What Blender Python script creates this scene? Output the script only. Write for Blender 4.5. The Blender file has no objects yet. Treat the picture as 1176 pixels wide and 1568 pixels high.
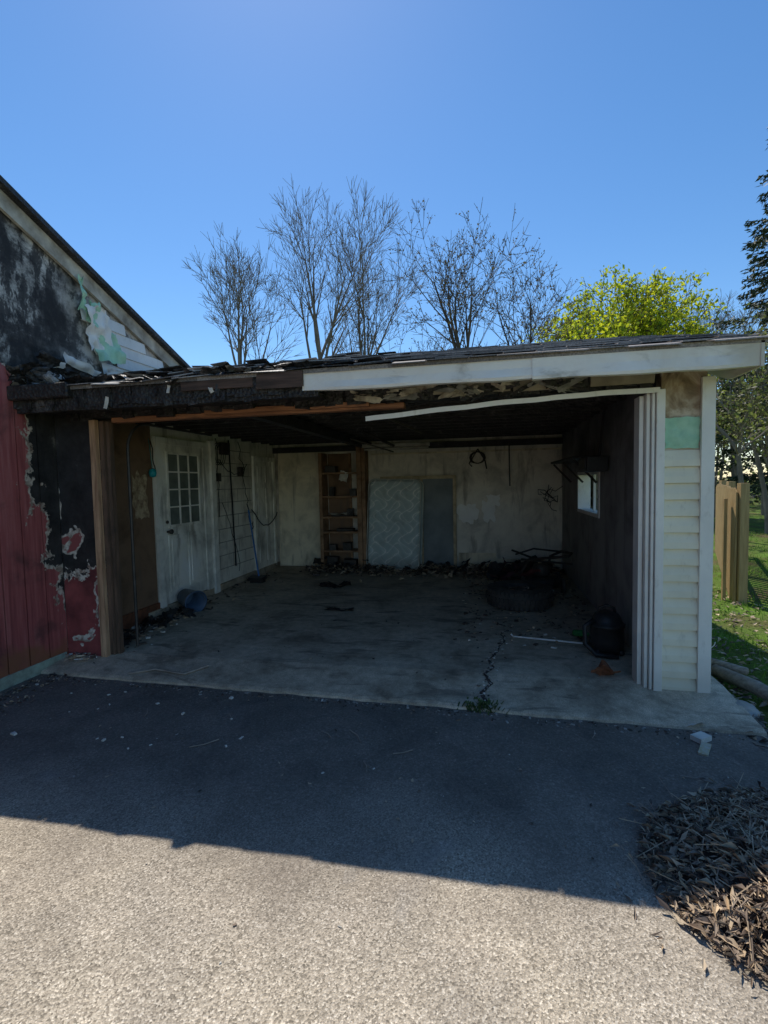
import bpy, math, random, bmesh
from mathutils import Vector, Matrix, noise as mnoise
rnd=random.Random(7)
sc=bpy.context.scene
COL=sc.collection
rad=math.radians

# ------------------------------------------------------------------ materials
class M:
    def __init__(s,name,rough=0.8,metal=0.0,spec=0.3):
        s.m=bpy.data.materials.new(name); s.m.use_nodes=True
        s.t=s.m.node_tree; s.n=s.t.nodes; s.l=s.t.links
        s.b=s.n["Principled BSDF"]; s.b.inputs["Roughness"].default_value=rough
        s.b.inputs["Metallic"].default_value=metal
        s.b.inputs["Specular IOR Level"].default_value=spec
        tc=s.n.new("ShaderNodeTexCoord"); s.co=tc.outputs["Object"]
        s._sep=None
    def put(s,sock,v):
        if isinstance(v,bpy.types.NodeSocket): s.l.new(v,sock)
        elif isinstance(v,(tuple,list)):
            sock.default_value=tuple(v)+((1,) if len(v)==3 and len(sock.default_value)==4 else ())
        else: sock.default_value=v
    def sc(s,v,co=None):
        n=s.n.new("ShaderNodeMapping"); n.inputs["Scale"].default_value=v
        s.l.new(co or s.co,n.inputs["Vector"]); return n.outputs[0]
    def noise(s,scale,detail=4,rough=.55,dist=0,co=None):
        n=s.n.new("ShaderNodeTexNoise"); n.inputs["Scale"].default_value=scale
        n.inputs["Detail"].default_value=detail; n.inputs["Roughness"].default_value=rough
        n.inputs["Distortion"].default_value=dist
        s.l.new(co or s.co,n.inputs["Vector"]); return n.outputs["Fac"]
    def vor(s,scale,out="Distance",co=None,feature='F1'):
        n=s.n.new("ShaderNodeTexVoronoi"); n.feature=feature; n.inputs["Scale"].default_value=scale
        s.l.new(co or s.co,n.inputs["Vector"]); return n.outputs[out]
    def bw(s,c):
        g=s.n.new("ShaderNodeRGBToBW"); s.l.new(c,g.inputs[0]); return g.outputs[0]
    def xyz(s,i):
        if s._sep is None:
            s._sep=s.n.new("ShaderNodeSeparateXYZ"); s.l.new(s.co,s._sep.inputs[0])
        return s._sep.outputs[i]
    def op(s,o,a,b=0.0,c=None,clamp=False):
        n=s.n.new("ShaderNodeMath"); n.operation=o; n.use_clamp=clamp
        s.put(n.inputs[0],a); s.put(n.inputs[1],b)
        if c is not None: s.put(n.inputs[2],c)
        return n.outputs[0]
    def ss(s,v,a,b):
        n=s.n.new("ShaderNodeMapRange"); n.interpolation_type='SMOOTHSTEP'
        s.put(n.inputs["Value"],v); n.inputs["From Min"].default_value=a; n.inputs["From Max"].default_value=b
        return n.outputs[0]
    def mix(s,f,a,b,bt='MIX'):
        n=s.n.new("ShaderNodeMix"); n.data_type='RGBA'; n.blend_type=bt
        s.put(n.inputs[0],f); s.put(n.inputs[6],a); s.put(n.inputs[7],b); return n.outputs[2]
    def ramp(s,f,st):
        n=s.n.new("ShaderNodeValToRGB"); e=n.color_ramp.elements
        while len(e)<len(st): e.new(0.5)
        for i,(p,c) in enumerate(st): e[i].position=p; e[i].color=tuple(c)+(1,)
        s.l.new(f,n.inputs[0]); return n.outputs[0]
    def col(s,c): s.put(s.b.inputs["Base Color"],c); return s
    def bump(s,h,st=.4,d=.01):
        n=s.n.new("ShaderNodeBump"); n.inputs["Strength"].default_value=st; n.inputs["Distance"].default_value=d
        s.l.new(h,n.inputs["Height"]); s.l.new(n.outputs[0],s.b.inputs["Normal"]); return s

def simple(name,c1,c2=None,scale=6,rough=.8,bump=.2,metal=0,spec=.3,stretch=None):
    m=M(name,rough,metal,spec); c2=c2 or tuple(x*.6 for x in c1)
    co=m.sc(stretch) if stretch else None
    n=m.noise(scale,4,.6,co=co)
    m.col(m.ramp(n,[(.3,c2),(.65,c1)]))
    if bump: m.bump(m.noise(scale*6,2,co=co),bump,.01)
    return m.m

def mk_asphalt():
    m=M("asphalt",.92,0,.2)
    g=m.bw(m.vor(150,"Color")); g2=m.noise(260,2,.6)
    sp=m.ramp(g,[(.12,(.24,.21,.165)),(.45,(.48,.42,.335)),(.7,(.60,.53,.425)),(.92,(.86,.78,.65))])
    sp=m.mix(1,sp,m.ramp(g2,[(.35,(.72,.72,.72)),(.65,(1.15,1.15,1.15))]),'MULTIPLY')
    big=m.noise(.9,4,.6); mid=m.noise(4,5,.65)
    patch=m.ss(m.noise(1.0,4,.6,.6),.57,.64)
    c=m.mix(m.op('MULTIPLY',patch,.55),sp,m.mix(.35,(.40,.405,.405),sp))
    c=m.mix(1,c,m.ramp(big,[(.3,(.80,.80,.82)),(.7,(1.08,1.06,1.02))]),'MULTIPLY')
    c=m.mix(1,c,m.ramp(mid,[(.3,(.82,.82,.82)),(.7,(1.08,1.07,1.06))]),'MULTIPLY')
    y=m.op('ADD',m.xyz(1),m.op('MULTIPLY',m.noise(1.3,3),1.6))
    eave_shade=m.ramp(m.noise(70,3,.7),[(.4,(.125,.105,.088)),(.62,(.195,.165,.138)),(.75,(.38,.33,.28))])
    eave_shade=m.mix(1,eave_shade,m.ramp(m.noise(2.2,5,.65,.5),[(.3,(.68,.68,.68)),(.7,(1.4,1.37,1.33))]),'MULTIPLY')
    c=m.mix(m.op('MULTIPLY',m.ss(y,2.1,3.4),.88),c,eave_shade)  # eave shade painted into the asphalt colour, darker towards the garage
    m.col(c)
    m.bump(m.op('ADD',m.vor(150),m.op('MULTIPLY',m.noise(30,2),.5)),.5,.005); return m.m
def mk_concrete():
    m=M("concrete",.85,0,.25)
    n=m.noise(2.0,6,.65,.4); n2=m.noise(14,5,.65)
    c=m.ramp(n,[(.28,(.28,.22,.155)),(.48,(.57,.465,.335)),(.7,(.76,.63,.465))])
    c=m.mix(1,c,m.ramp(n2,[(.3,(.68,.68,.68)),(.7,(1.12,1.12,1.12))]),'MULTIPLY')
    st=m.ss(m.noise(3.2,4,.55,.8,co=m.sc((.5,1.8,1))),.56,.68)
    c=m.mix(m.op('MULTIPLY',st,.6),c,(.12,.10,.078))
    c=m.mix(1,c,m.ramp(m.noise(130,2,.7),[(.35,(.72,.72,.72)),(.65,(1.14,1.14,1.14))]),'MULTIPLY')
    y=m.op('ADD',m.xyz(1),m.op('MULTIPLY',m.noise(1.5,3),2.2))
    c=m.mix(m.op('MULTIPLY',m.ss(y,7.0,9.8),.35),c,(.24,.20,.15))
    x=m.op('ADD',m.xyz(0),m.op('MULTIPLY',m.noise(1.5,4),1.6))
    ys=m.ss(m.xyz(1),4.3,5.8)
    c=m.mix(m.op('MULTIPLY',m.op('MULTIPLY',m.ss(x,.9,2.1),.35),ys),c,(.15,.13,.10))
    m.col(c); m.bump(n2,.35,.008); return m.m
def mk_char():
    m=M("charred",.55,0,.45)
    n=m.noise(7,5,.65,.5)
    m.col(m.ramp(n,[(.3,(.014,.013,.013)),(.6,(.042,.039,.037)),(.76,(.16,.15,.14))]))
    m.bump(m.vor(38),.8,.012); return m.m
def mk_red():
    m=M("red_board_siding",.6,0,.35)
    st=m.sc((1,9,.5)); n=m.noise(3,5,.6,co=st)
    red=m.ramp(n,[(.25,(.20,.05,.05)),(.5,(.38,.10,.095)),(.75,(.48,.17,.155))])
    gr=m.ss(m.noise(2.4,6,.6,.3),.5,.72)
    red=m.mix(m.op('MULTIPLY',gr,.85),red,(.10,.045,.042))
    pale=m.ss(m.noise(9,5,.7,.3,co=m.sc((1,2,.7))),.66,.72)
    red=m.mix(m.op('MULTIPLY',pale,.4),red,(.55,.38,.34))
    lo=m.op('SUBTRACT',.42,m.op('ADD',m.xyz(2),m.op('MULTIPLY',m.noise(5,4),.55)))
    red=m.mix(m.ss(lo,-.1,.12),red,(.28,.11,.06))
    k=m.op('ADD',m.xyz(1),m.op('MULTIPLY',m.xyz(2),.16))
    k=m.op('ADD',k,m.op('MULTIPLY',m.op('SUBTRACT',m.noise(3.2,6,.62,.3),.5),1.3))
    k2=m.op('ADD',m.xyz(2),m.op('MULTIPLY',m.op('SUBTRACT',m.noise(3.0,6,.62,.3),.5),.9))
    a=m.ss(k,3.90,3.92); b=m.ss(k,3.97,3.99)
    a2=m.ss(k2,2.62,2.64); b2=m.ss(k2,2.72,2.74)
    aa=m.op('MAXIMUM',a,a2); bb=m.op('MAXIMUM',b,b2)
    tan=m.ramp(m.noise(20,4),[(.35,(.22,.15,.11)),(.6,(.62,.54,.44))])
    blk=m.ramp(m.noise(6,6,.7,.3),[(.35,(.017,.016,.016)),(.62,(.048,.045,.044)),(.74,(.24,.22,.2))])
    c=m.mix(aa,red,tan); c=m.mix(bb,c,blk)
    m.col(c); m.bump(m.noise(14,4,co=st),.35,.01); return m.m
def mk_facade_burnt():
    m=M("burnt_facade_board",.6,0,.35)
    k=m.op('ADD',m.xyz(2),m.op('MULTIPLY',m.op('SUBTRACT',m.noise(4,6,.65,.4),.5),1.5))
    pk=m.noise(2.6,4,.5,.4)
    tan=m.ramp(m.noise(20,4),[(.35,(.24,.17,.13)),(.6,(.70,.64,.54))])
    blk=m.ramp(m.noise(6,6,.7,.3),[(.35,(.017,.016,.016)),(.66,(.046,.043,.043)),(.78,(.22,.2,.19))])
    red=m.ramp(m.noise(5,5),[(.3,(.13,.035,.035)),(.7,(.38,.09,.085))])
    c=m.mix(m.ss(k,.78,.80),red,tan); c=m.mix(m.ss(k,.86,.88),c,blk)
    e=m.ss(pk,.60,.61); e2=m.ss(pk,.645,.655)
    c=m.mix(e,c,tan); c=m.mix(e2,c,(.32,.09,.085))
    m.col(c); m.bump(m.noise(25,4),.5,.01); return m.m
def mk_gable():
    m=M("scorched_sheathing",.75,0,.3)
    n=m.noise(1.5,8,.74,.15); n2=m.noise(5,7,.75,.1,co=m.sc((1,1.4,.6)))
    c=m.ramp(n,[(.40,(.02,.019,.019)),(.50,(.07,.066,.064)),(.545,(.27,.26,.24)),(.62,(.62,.59,.54))])
    c=m.mix(m.op('MULTIPLY',m.ss(n2,.46,.54),.9),c,(.03,.029,.03))
    y=m.op('ADD',m.xyz(1),m.op('MULTIPLY',m.op('SUBTRACT',m.noise(2,5,.6),.5),1.2))
    c=m.mix(m.op('MULTIPLY',m.ss(y,3.95,4.4),.75),c,m.ramp(m.noise(6,6,.7),[(.42,(.12,.12,.115)),(.55,(.68,.65,.6))]))
    m.col(c); m.bump(m.noise(22,4),.6,.012); return m.m
def mk_int(name,base,soot_hi=1.5,soot=.9,seed=0,dk=(.035,.032,.029)):
    m=M(name,.85,0,.2)
    off=m.n.new("ShaderNodeMapping"); off.inputs["Location"].default_value=(seed*3.1,seed,seed*1.7); m.l.new(m.co,off.inputs[0]); co=off.outputs[0]
    n=m.noise(2.2,6,.62,.5,co=co)
    c=m.ramp(n,[(.3,tuple(b*.55 for b in base)),(.52,base),(.8,tuple(min(.92,b*1.2) for b in base))])
    st=m.noise(3,6,.65,.4,co=m.sc((2.2,2.2,.35),co))
    c=m.mix(m.op('MULTIPLY',m.ss(st,.52,.68),.5),c,(.15,.125,.10))
    z=m.op('ADD',m.xyz(2),m.op('MULTIPLY',m.op('SUBTRACT',m.noise(1.8,5,.6,.4,co=co),.5),1.6))
    c=m.mix(m.op('MULTIPLY',m.ss(z,soot_hi-.5,soot_hi+.9),soot),c,dk)
    m.col(c); m.bump(m.noise(30,3),.25,.006); return m.m
def mk_vinyl(name="vinyl_siding",base=(.88,.82,.63)):
    m=M(name,.45,0,.4)
    n=m.noise(3,4,.6,.3); n2=m.noise(16,4,.65,co=m.sc((1,1,.4)))
    c=m.ramp(n,[(.3,tuple(b*.84 for b in base)),(.7,base)])
    c=m.mix(m.op('MULTIPLY',m.ss(n2,.55,.75),.3),c,(.3,.25,.17))
    z=m.op('ADD',m.xyz(2),m.op('MULTIPLY',m.noise(4,4),.3))
    c=m.mix(m.op('MULTIPLY',m.ss(m.op('SUBTRACT',.5,z),0,.4),.3),c,(.35,.28,.18))
    m.col(c); m.bump(m.noise(5,3),.3,.01); return m.m
def mk_stain():
    m=M("smoke_stained_board",.8,0,.2)
    n=m.noise(3.2,6,.6,.5)
    m.col(m.ramp(n,[(.30,(.07,.052,.036)),(.40,(.34,.25,.165)),(.48,(.66,.56,.43)),(.7,(.8,.75,.63))]))
    m.bump(m.noise(20,3),.2,.006); return m.m
def mk_fascia():
    m=M("weathered_white_fascia",.45,0,.4)
    n=m.noise(2.6,6,.62,.6,co=m.sc((1,1,2.5)))
    c=m.ramp(n,[(.28,(.46,.43,.37)),(.42,(.84,.81,.74)),(.75,(.91,.90,.85))])
    x=m.op('ADD',m.xyz(0),m.op('MULTIPLY',m.op('SUBTRACT',m.noise(2.2,5,.6,.5),.5),1.4))
    c=m.mix(m.op('MULTIPLY',m.ss(x,1.0,1.7),.65),c,(.5,.42,.29))
    m.col(c); m.bump(m.noise(7,3,co=m.sc((1.5,1,1))),.45,.02); return m.m
def mk_wood(name,a,b,stretch=(12,12,1),scale=3,ch=.6):
    m=M(name,.75,0,.25); n=m.noise(scale,5,.6,.3,co=m.sc(stretch))
    c=m.ramp(n,[(.3,b),(.7,a)])
    c=m.mix(m.op('MULTIPLY',m.ss(m.noise(3,4,.6),.52,.7),ch),c,(.05,.04,.032))
    m.col(c); m.bump(m.noise(scale*5,3,co=m.sc(stretch)),.4,.006); return m.m
def mk_leaf(name,c1,c2,trans=.35,scale=3):
    m=M(name,.6,0,.25); n=m.noise(scale,2,.6); c=m.ramp(n,[(.35,c2),(.65,c1)]); m.col(c)
    if trans:
        t=m.n.new("ShaderNodeBsdfTranslucent"); m.l.new(c,t.inputs[0])
        x=m.n.new("ShaderNodeMixShader"); x.inputs[0].default_value=trans
        m.l.new(m.b.outputs[0],x.inputs[1]); m.l.new(t.outputs[0],x.inputs[2])
        m.l.new(x.outputs[0],m.n["Material Output"].inputs[0])
    return m.m
def mk_lawn():
    m=M("lawn_soil",.95,0,.1)
    n=m.noise(1.1,6,.6,.3); n2=m.noise(40,3,.6)
    c=m.ramp(n,[(.35,(.13,.095,.05)),(.5,(.10,.15,.03)),(.7,(.14,.26,.035))])
    c=m.mix(1,c,m.ramp(n2,[(.3,(.6,.6,.6)),(.7,(1.2,1.2,1.2))]),'MULTIPLY')
    m.col(c); m.bump(n2,.8,.03); return m.m
def mk_shingle():
    m=M("asphalt_shingle",.75,0,.4)
    c=m.ramp(m.bw(m.vor(3.2,"Color")),[(.2,(.15,.136,.127)),(.8,(.33,.30,.28))])
    c=m.mix(1,c,m.ramp(m.noise(80,2),[(.3,(.6,.6,.6)),(.7,(1.3,1.3,1.3))]),'MULTIPLY')
    m.col(c); m.bump(m.noise(90,2),.4,.004); return m.m

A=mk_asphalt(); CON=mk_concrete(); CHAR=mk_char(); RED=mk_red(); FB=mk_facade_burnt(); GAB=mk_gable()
VINYL=mk_vinyl(); WSIDE=mk_vinyl("white_siding",(.86,.85,.80)); TRIM=mk_vinyl("white_trim",(.9,.875,.80)); STAIN=mk_stain(); FASC=mk_fascia()
BACKW=mk_int("sooty_plaster",(.80,.735,.63),2.5,.8,seed=2); LEFTW=mk_int("dirty_block_paint",(.84,.79,.69),2.8,.7,seed=4)
RIGHTW=mk_int("sooted_wall",(.36,.345,.33),1.7,.7,seed=6); BROWN=mk_int("brown_hardboard",(.24,.15,.095),2.4,.7,seed=3)
BEIGE=mk_int("beige_panel",(.80,.70,.52),2.9,.45,seed=8); DOORW=mk_int("dirty_door_paint",(.90,.87,.78),3.3,.35,seed=9)
WOOD=mk_wood("weathered_jamb_lumber",(.66,.42,.25),(.26,.14,.08),ch=.4); WOODX=mk_wood("exposed_lumber_beam",(.55,.25,.13),(.2,.09,.05),(1,12,12)); WOODD=mk_wood("dark_jamb_lumber",(.2,.12,.08),(.07,.05,.035))
SHELFW=mk_wood("shelf_wood",(.48,.29,.17),(.18,.10,.055),(2,2,2)); FENW=mk_wood("fence_wood",(.52,.36,.17),(.34,.22,.1),ch=.15)
GREYW=mk_wood("weathered_wood",(.42,.36,.29),(.2,.165,.13),(2,12,12))
LAWN=mk_lawn(); SHING=mk_shingle()
BLACK=simple("black_plastic",(.035,.034,.034),(.02,.02,.02),8,.4); RUB=simple("burnt_rubber",(.075,.069,.063),(.04,.037,.034),10,.75,.4)
METAL=simple("dull_metal",(.3,.3,.31),(.12,.12,.12),9,.45,.1,.7); SOOTM=simple("sooty_metal",(.08,.072,.065),(.035,.032,.029),9,.5,.2,.3)
WHITEM=simple("white_enamel",(.82,.8,.75),(.65,.62,.57),5,.4,.1)
BLUEP=simple("blue_plastic",(.09,.15,.24),(.05,.075,.12),5,.4,.1); TEAL=simple("teal_plastic",(.03,.45,.52),(.02,.3,.36),5,.4,0)
WRAP=simple("green_housewrap",(.50,.76,.55),(.30,.56,.39),7,.5,.3); PAPER=simple("paper",(.75,.72,.64),(.52,.48,.41),12,.8,.1)
RUST=simple("rusty_metal",(.28,.11,.06),(.13,.06,.035),12,.7,.4,.2); CABLE=simple("cable",(.03,.03,.033),None,5,.5,0)
GREYP=simple("grey_blue_panel",(.27,.30,.305),(.18,.20,.205),3,.8,.1); TAN=simple("tan_edging",(.66,.54,.35),(.36,.28,.17),9,.8,.2)
GLASS=simple("dusty_glass",(.20,.23,.20),(.10,.12,.105),3,.15,0,0,.6); ROCK=simple("rock",(.45,.42,.37),(.26,.24,.2),5,.9,.5)
GREENB=simple("green_bottle",(.04,.25,.08),None,5,.2,0)
BARK=simple("grey_bark",(.24,.20,.16),(.14,.115,.09),4,.9,.4); BARK2=simple("brown_bark",(.12,.095,.075),(.065,.05,.04),4,.9,.4)
L1=mk_leaf("dry_leaf_brown",(.36,.275,.20),(.18,.13,.095),0,9); L2=mk_leaf("dry_leaf_tan",(.60,.47,.32),(.38,.28,.18),0,9)
L3=mk_leaf("dry_leaf_dark",(.11,.083,.066),(.06,.045,.037),0,9)
SPR=mk_leaf("spring_leaf",(.66,.68,.035),(.45,.52,.03),.5,1.2); SPR2=mk_leaf("spring_leaf_dark",(.28,.38,.03),(.16,.24,.02),.45,1.2)
BUD=mk_leaf("bud",(.16,.13,.035),(.09,.07,.025),.3,3); NEED=mk_leaf("pine_needle",(.055,.085,.04),(.03,.045,.022),.15,2)
GRS=mk_leaf("grass_blade",(.22,.36,.045),(.10,.21,.03),.4,2)

# ------------------------------------------------------------------ helpers
def empty(name,loc=(0,0,0)):
    e=bpy.data.objects.new(name,None); e.location=loc; COL.objects.link(e); return e
def mesh(name,V,F,mats,parent=None,mi=None,smooth=False):
    me=bpy.data.meshes.new(name); me.from_pydata([tuple(v) for v in V],[],F); 
    for m in (mats if isinstance(mats,(list,tuple)) else [mats]): me.materials.append(m)
    if mi: me.polygons.foreach_set("material_index",mi)
    if smooth: me.polygons.foreach_set("use_smooth",[True]*len(me.polygons))
    me.update(); o=bpy.data.objects.new(name,me); COL.objects.link(o)
    if parent: o.parent=parent
    return o
def bevel(o,w,seg=2):
    b=o.modifiers.new("b",'BEVEL'); b.width=w; b.segments=seg; b.limit_method='ANGLE'; return o
BF=[(0,3,2,1),(4,5,6,7),(0,1,5,4),(1,2,6,5),(2,3,7,6),(3,0,4,7)]
def bv(x0,x1,y0,y1,z0,z1): return [(x0,y0,z0),(x1,y0,z0),(x1,y1,z0),(x0,y1,z0),(x0,y0,z1),(x1,y0,z1),(x1,y1,z1),(x0,y1,z1)]
def box(name,x0,x1,y0,y1,z0,z1,mat,parent=None,bw=0.004):
    o=mesh(name,bv(x0,x1,y0,y1,z0,z1),BF,mat,parent)
    if bw: bevel(o,bw,1)
    return o
class Acc:
    def __init__(s): s.V=[];s.F=[];s.I=[]
    def add(s,V,F,i=0):
        b=len(s.V); s.V+=[tuple(v) for v in V]; s.F+=[tuple(k+b for k in f) for f in F]; s.I+=[i]*len(F)
    def box(s,x0,x1,y0,y1,z0,z1,i=0,jit=0,rot=None):
        V=[Vector(v) for v in bv(x0,x1,y0,y1,z0,z1)]
        if rot:
            c=sum(V,Vector())/8; V=[rot@(v-c)+c for v in V]
        if jit: V=[v+Vector((rnd.uniform(-jit,jit),rnd.uniform(-jit,jit),rnd.uniform(-jit,jit))) for v in V]
        s.add(V,BF,i)
    def tube(s,pts,r,n=6,i=0,caps=True):
        pts=[Vector(p) for p in pts]; rr=r if isinstance(r,(list,tuple)) else [r]*len(pts)
        V=[];F=[]; up=None
        for k,p in enumerate(pts):
            d=(pts[min(k+1,len(pts)-1)]-pts[max(k-1,0)])
            d=d.normalized() if d.length>1e-9 else Vector((0,0,1))
            if up is None:
                up=d.orthogonal().normalized()
            else:
                up=(up-d*up.dot(d)); up=up.normalized() if up.length>1e-6 else d.orthogonal().normalized()
            w=d.cross(up)
            for j in range(n):
                a=2*math.pi*j/n; V.append(p+(up*math.cos(a)+w*math.sin(a))*rr[k])
        for k in range(len(pts)-1):
            for j in range(n):
                F.append((k*n+j,k*n+(j+1)%n,(k+1)*n+(j+1)%n,(k+1)*n+j))
        if caps and n>=3: F.append(tuple(range(n-1,-1,-1))); F.append(tuple((len(pts)-1)*n+j for j in range(n)))
        s.add(V,F,i)
    def lathe(s,prof,n=24,mat=None,i=0,caps=True):
        V=[];F=[]
        for (r,z) in prof:
            for j in range(n):
                a=2*math.pi*j/n; V.append(Vector((r*math.cos(a),r*math.sin(a),z)))
        for k in range(len(prof)-1):
            for j in range(n): F.append((k*n+j,k*n+(j+1)%n,(k+1)*n+(j+1)%n,(k+1)*n+j))
        if caps: F.append(tuple(range(n-1,-1,-1))); F.append(tuple((len(prof)-1)*n+j for j in range(n)))
        if mat: V=[mat@v for v in V]
        s.add(V,F,i)
    def obj(s,name,mats,parent=None,smooth=False):
        return mesh(name,s.V,s.F,mats,parent,s.I,smooth)
def T(x,y,z,rx=0,ry=0,rz=0): 
    return Matrix.Translation((x,y,z))@Matrix.Rotation(rad(rz),4,'Z')@Matrix.Rotation(rad(ry),4,'Y')@Matrix.Rotation(rad(rx),4,'X')
def crumple(acc,mat4,w,h,amp,nx=8,nz=8,i=0,seed=0,ragged=0.0):
    V=[];F=[]
    for b in range(nz+1):
        for a in range(nx+1):
            u=a/nx-.5; v=b/nz-.5
            q=Vector((u*5*w*2+seed,v*5*h*2,seed*1.3)); dz=mnoise.noise(q)*amp+mnoise.noise(q*2.7)*amp*.4
            e=1+ragged*mnoise.noise(Vector((u*4,v*4,seed+9)))
            V.append(mat4@Vector((u*w*e,dz,v*h*e)))
    for b in range(nz):
        for a in range(nx):
            k=b*(nx+1)+a; F.append((k,k+1,k+nx+2,k+nx+1))
    acc.add(V,F,i)
def leaf(acc,p,sz,i,flat=.6,wr=(.35,.65)):
    a=rnd.uniform(0,6.28); t=Vector((math.cos(a),math.sin(a),rnd.uniform(-flat,flat))).normalized()
    n=Vector((rnd.uniform(-flat,flat),rnd.uniform(-flat,flat),1)).normalized(); s=t.cross(n).normalized()
    L=sz*rnd.uniform(.6,1.4); W=L*rnd.uniform(*wr); p=Vector(p); up=n*L*rnd.uniform(-.15,.3)
    acc.add([p-t*L*.5,p-t*L*.1+s*W*.5+up,p+t*L*.5,p+t*L*.08-s*W*.5+up],[(0,1,2),(0,2,3)],i)
def chip(acc,p,sz,i):
    V=[Vector(v) for v in bv(-.5,.5,-.5,.5,0,1)]; s=Vector((sz*rnd.uniform(.4,1.6),sz*rnd.uniform(.3,1),sz*rnd.uniform(.08,.35)))
    R=Matrix.Rotation(rnd.uniform(0,6.28),3,'Z')@Matrix.Rotation(rnd.uniform(-.3,.3),3,'X')
    acc.add([R@Vector((v.x*s.x*rnd.uniform(.6,1),v.y*s.y*rnd.uniform(.6,1),v.z*s.z))+Vector(p) for v in V],BF,i)

GZ=-0.08
# ------------------------------------------------------------------ ground
mesh("ground",[(-150,-150,-.10),(150,-150,-.10),(150,150,-.10),(-150,150,-.10)],[(0,1,2,3)],LAWN)
def redge(y): return 1.78+.10*mnoise.noise(Vector((0,y*1.7,3)))+.04*mnoise.noise(Vector((0,y*9,3)))
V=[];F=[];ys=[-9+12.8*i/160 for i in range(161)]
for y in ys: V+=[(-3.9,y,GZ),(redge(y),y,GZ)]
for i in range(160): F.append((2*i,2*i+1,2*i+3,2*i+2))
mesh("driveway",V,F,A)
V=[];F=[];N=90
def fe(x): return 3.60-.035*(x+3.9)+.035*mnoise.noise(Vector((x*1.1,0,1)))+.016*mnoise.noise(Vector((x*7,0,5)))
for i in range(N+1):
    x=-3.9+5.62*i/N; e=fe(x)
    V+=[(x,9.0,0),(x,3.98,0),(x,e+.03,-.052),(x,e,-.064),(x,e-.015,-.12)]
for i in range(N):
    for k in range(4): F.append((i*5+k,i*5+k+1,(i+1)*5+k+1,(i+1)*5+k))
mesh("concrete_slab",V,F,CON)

# ------------------------------------------------------------------ garage
G=empty("garage_building")
box("left_wall",-4.02,-3.88,4.03,8.8,0,2.5,LEFTW,G)
box("left_curb",-3.88,-3.83,5.0,8.78,0,.09,CON,G)
box("back_wall",-4.02,1.58,8.8,8.95,0,2.6,BACKW,G)
for nm,b in {"right_wall_front":(4.03,6.05,0,2.5),"right_wall_rear":(7.3,8.798,0,2.5),"right_wall_below":(6.05,7.3,0,1.13),"right_wall_above":(6.05,7.3,1.6,2.5)}.items():
    box(nm,1.30,1.42,b[0],b[1],b[2],b[3],RIGHTW,G,0)
w=Acc()
w.box(1.285,1.45,6.02,6.07,1.09,1.64); w.box(1.285,1.45,7.28,7.33,1.09,1.64); w.box(1.285,1.45,6.07,7.28,1.09,1.135); w.box(1.285,1.45,6.07,7.28,1.595,1.64)
w.box(1.36,1.39,6.65,6.69,1.135,1.595)
w.obj("window_frame",TRIM,G)
s=Acc()
for k in range(20):
    z0=-.05+.12*k
    for (ya,yb) in ([(4.0,6.0),(7.35,8.95)] if 1.05<z0<1.62 else [(4.0,8.95)]):
        s.add([(1.565,ya,z0),(1.565,yb,z0),(1.548,yb,z0+.12),(1.548,ya,z0+.12),(1.45,ya,z0),(1.45,yb,z0)],[(0,1,2,3),(4,5,1,0)])
s.obj("side_siding",VINYL,G)
box("facade_left_board",-3.88,-3.50,3.90,4.03,-.02,2.32,FB,G)
lm=Acc()
lm.box(-3.50,-3.44,3.885,3.93,-.02,2.17,0,.002); lm.box(-3.435,-3.39,3.93,3.985,0,2.165,1,.004); lm.box(-3.385,-3.35,3.95,4.0,0,2.16,1,.003)
lm.obj("left_jamb_studs",[WOOD,WOODD],G)
tr=Acc(); pts=[(-3.30,4.12,.02),(-3.30,4.12,1.9)]+[(-3.30,4.12+.28*(1-math.cos(a)),1.9+.28*math.sin(a)) for a in [i*math.pi/2/8 for i in range(1,9)]]+[(-3.30,5.6,2.18)]
tr.tube(pts,.014,6); tr.obj("left_door_track",SOOTM,G)
sid=Acc()
for k in range(15):
    z0=-.04+.1185*k; z1=z0+.1185
    n=6
    V=[];F=[]
    for i in range(n+1):
        x=1.262+(1.50-1.262)*i/n; wv=.006*mnoise.noise(Vector((x*9,z0*5,2)))
        V+=[(x,3.885+.012,z0),(x,3.868+wv,z0+.004),(x,3.872+wv,z0+.05),(x,3.893+wv*.5,z1)]
    for i in range(n):
        for q in range(3): F.append((i*4+q,(i+1)*4+q,(i+1)*4+q+1,i*4+q+1))
    sid.add(V,F)
sid.obj("front_siding",VINYL,G)
box("facade_right_sheathing",1.25,1.55,3.90,4.02,-.03,2.36,STAIN,G)
wp=Acc(); crumple(wp,T(1.385,3.886,1.86),.225,.22,.012,14,14,0,3,.12); wp.obj("housewrap_patch",WRAP,G)
ct=Acc(); ct.box(1.50,1.585,3.855,3.885,-.05,2.24); ct.box(1.565,1.59,3.886,4.0,-.05,2.24); ct.obj("corner_trim",TRIM,G); 
fr=Acc(); fr.box(1.205,1.262,3.845,3.90,-.05,2.17); fr.box(1.18,1.200,3.862,3.95,-.045,2.16); fr.box(1.15,1.175,3.885,4.03,-.04,2.15); fr.box(1.115,1.145,3.93,4.06,-.01,2.14)
bevel(fr.obj("right_door_frame",TRIM,G),.004,2)
hd=Acc(); hd.box(-3.86,1.20,3.92,4.02,2.19,2.42)
for k in range(46):
    x=-3.8+5.0*k/46; hd.box(x,x+rnd.uniform(.06,.2),3.89-rnd.uniform(0,.02),3.918,2.17+rnd.uniform(0,.05),2.30+rnd.uniform(0,.04),jit=.012)
hd.obj("charred_header",CHAR,G)
hb=Acc(); hb.box(-3.30,-.62,3.93,4.01,2.145,2.187); hb.box(-2.35,-.9,3.895,3.925,2.165,2.205,jit=.004); hb.obj("exposed_header_lumber",WOODX,G)
sb_=Acc()
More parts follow.
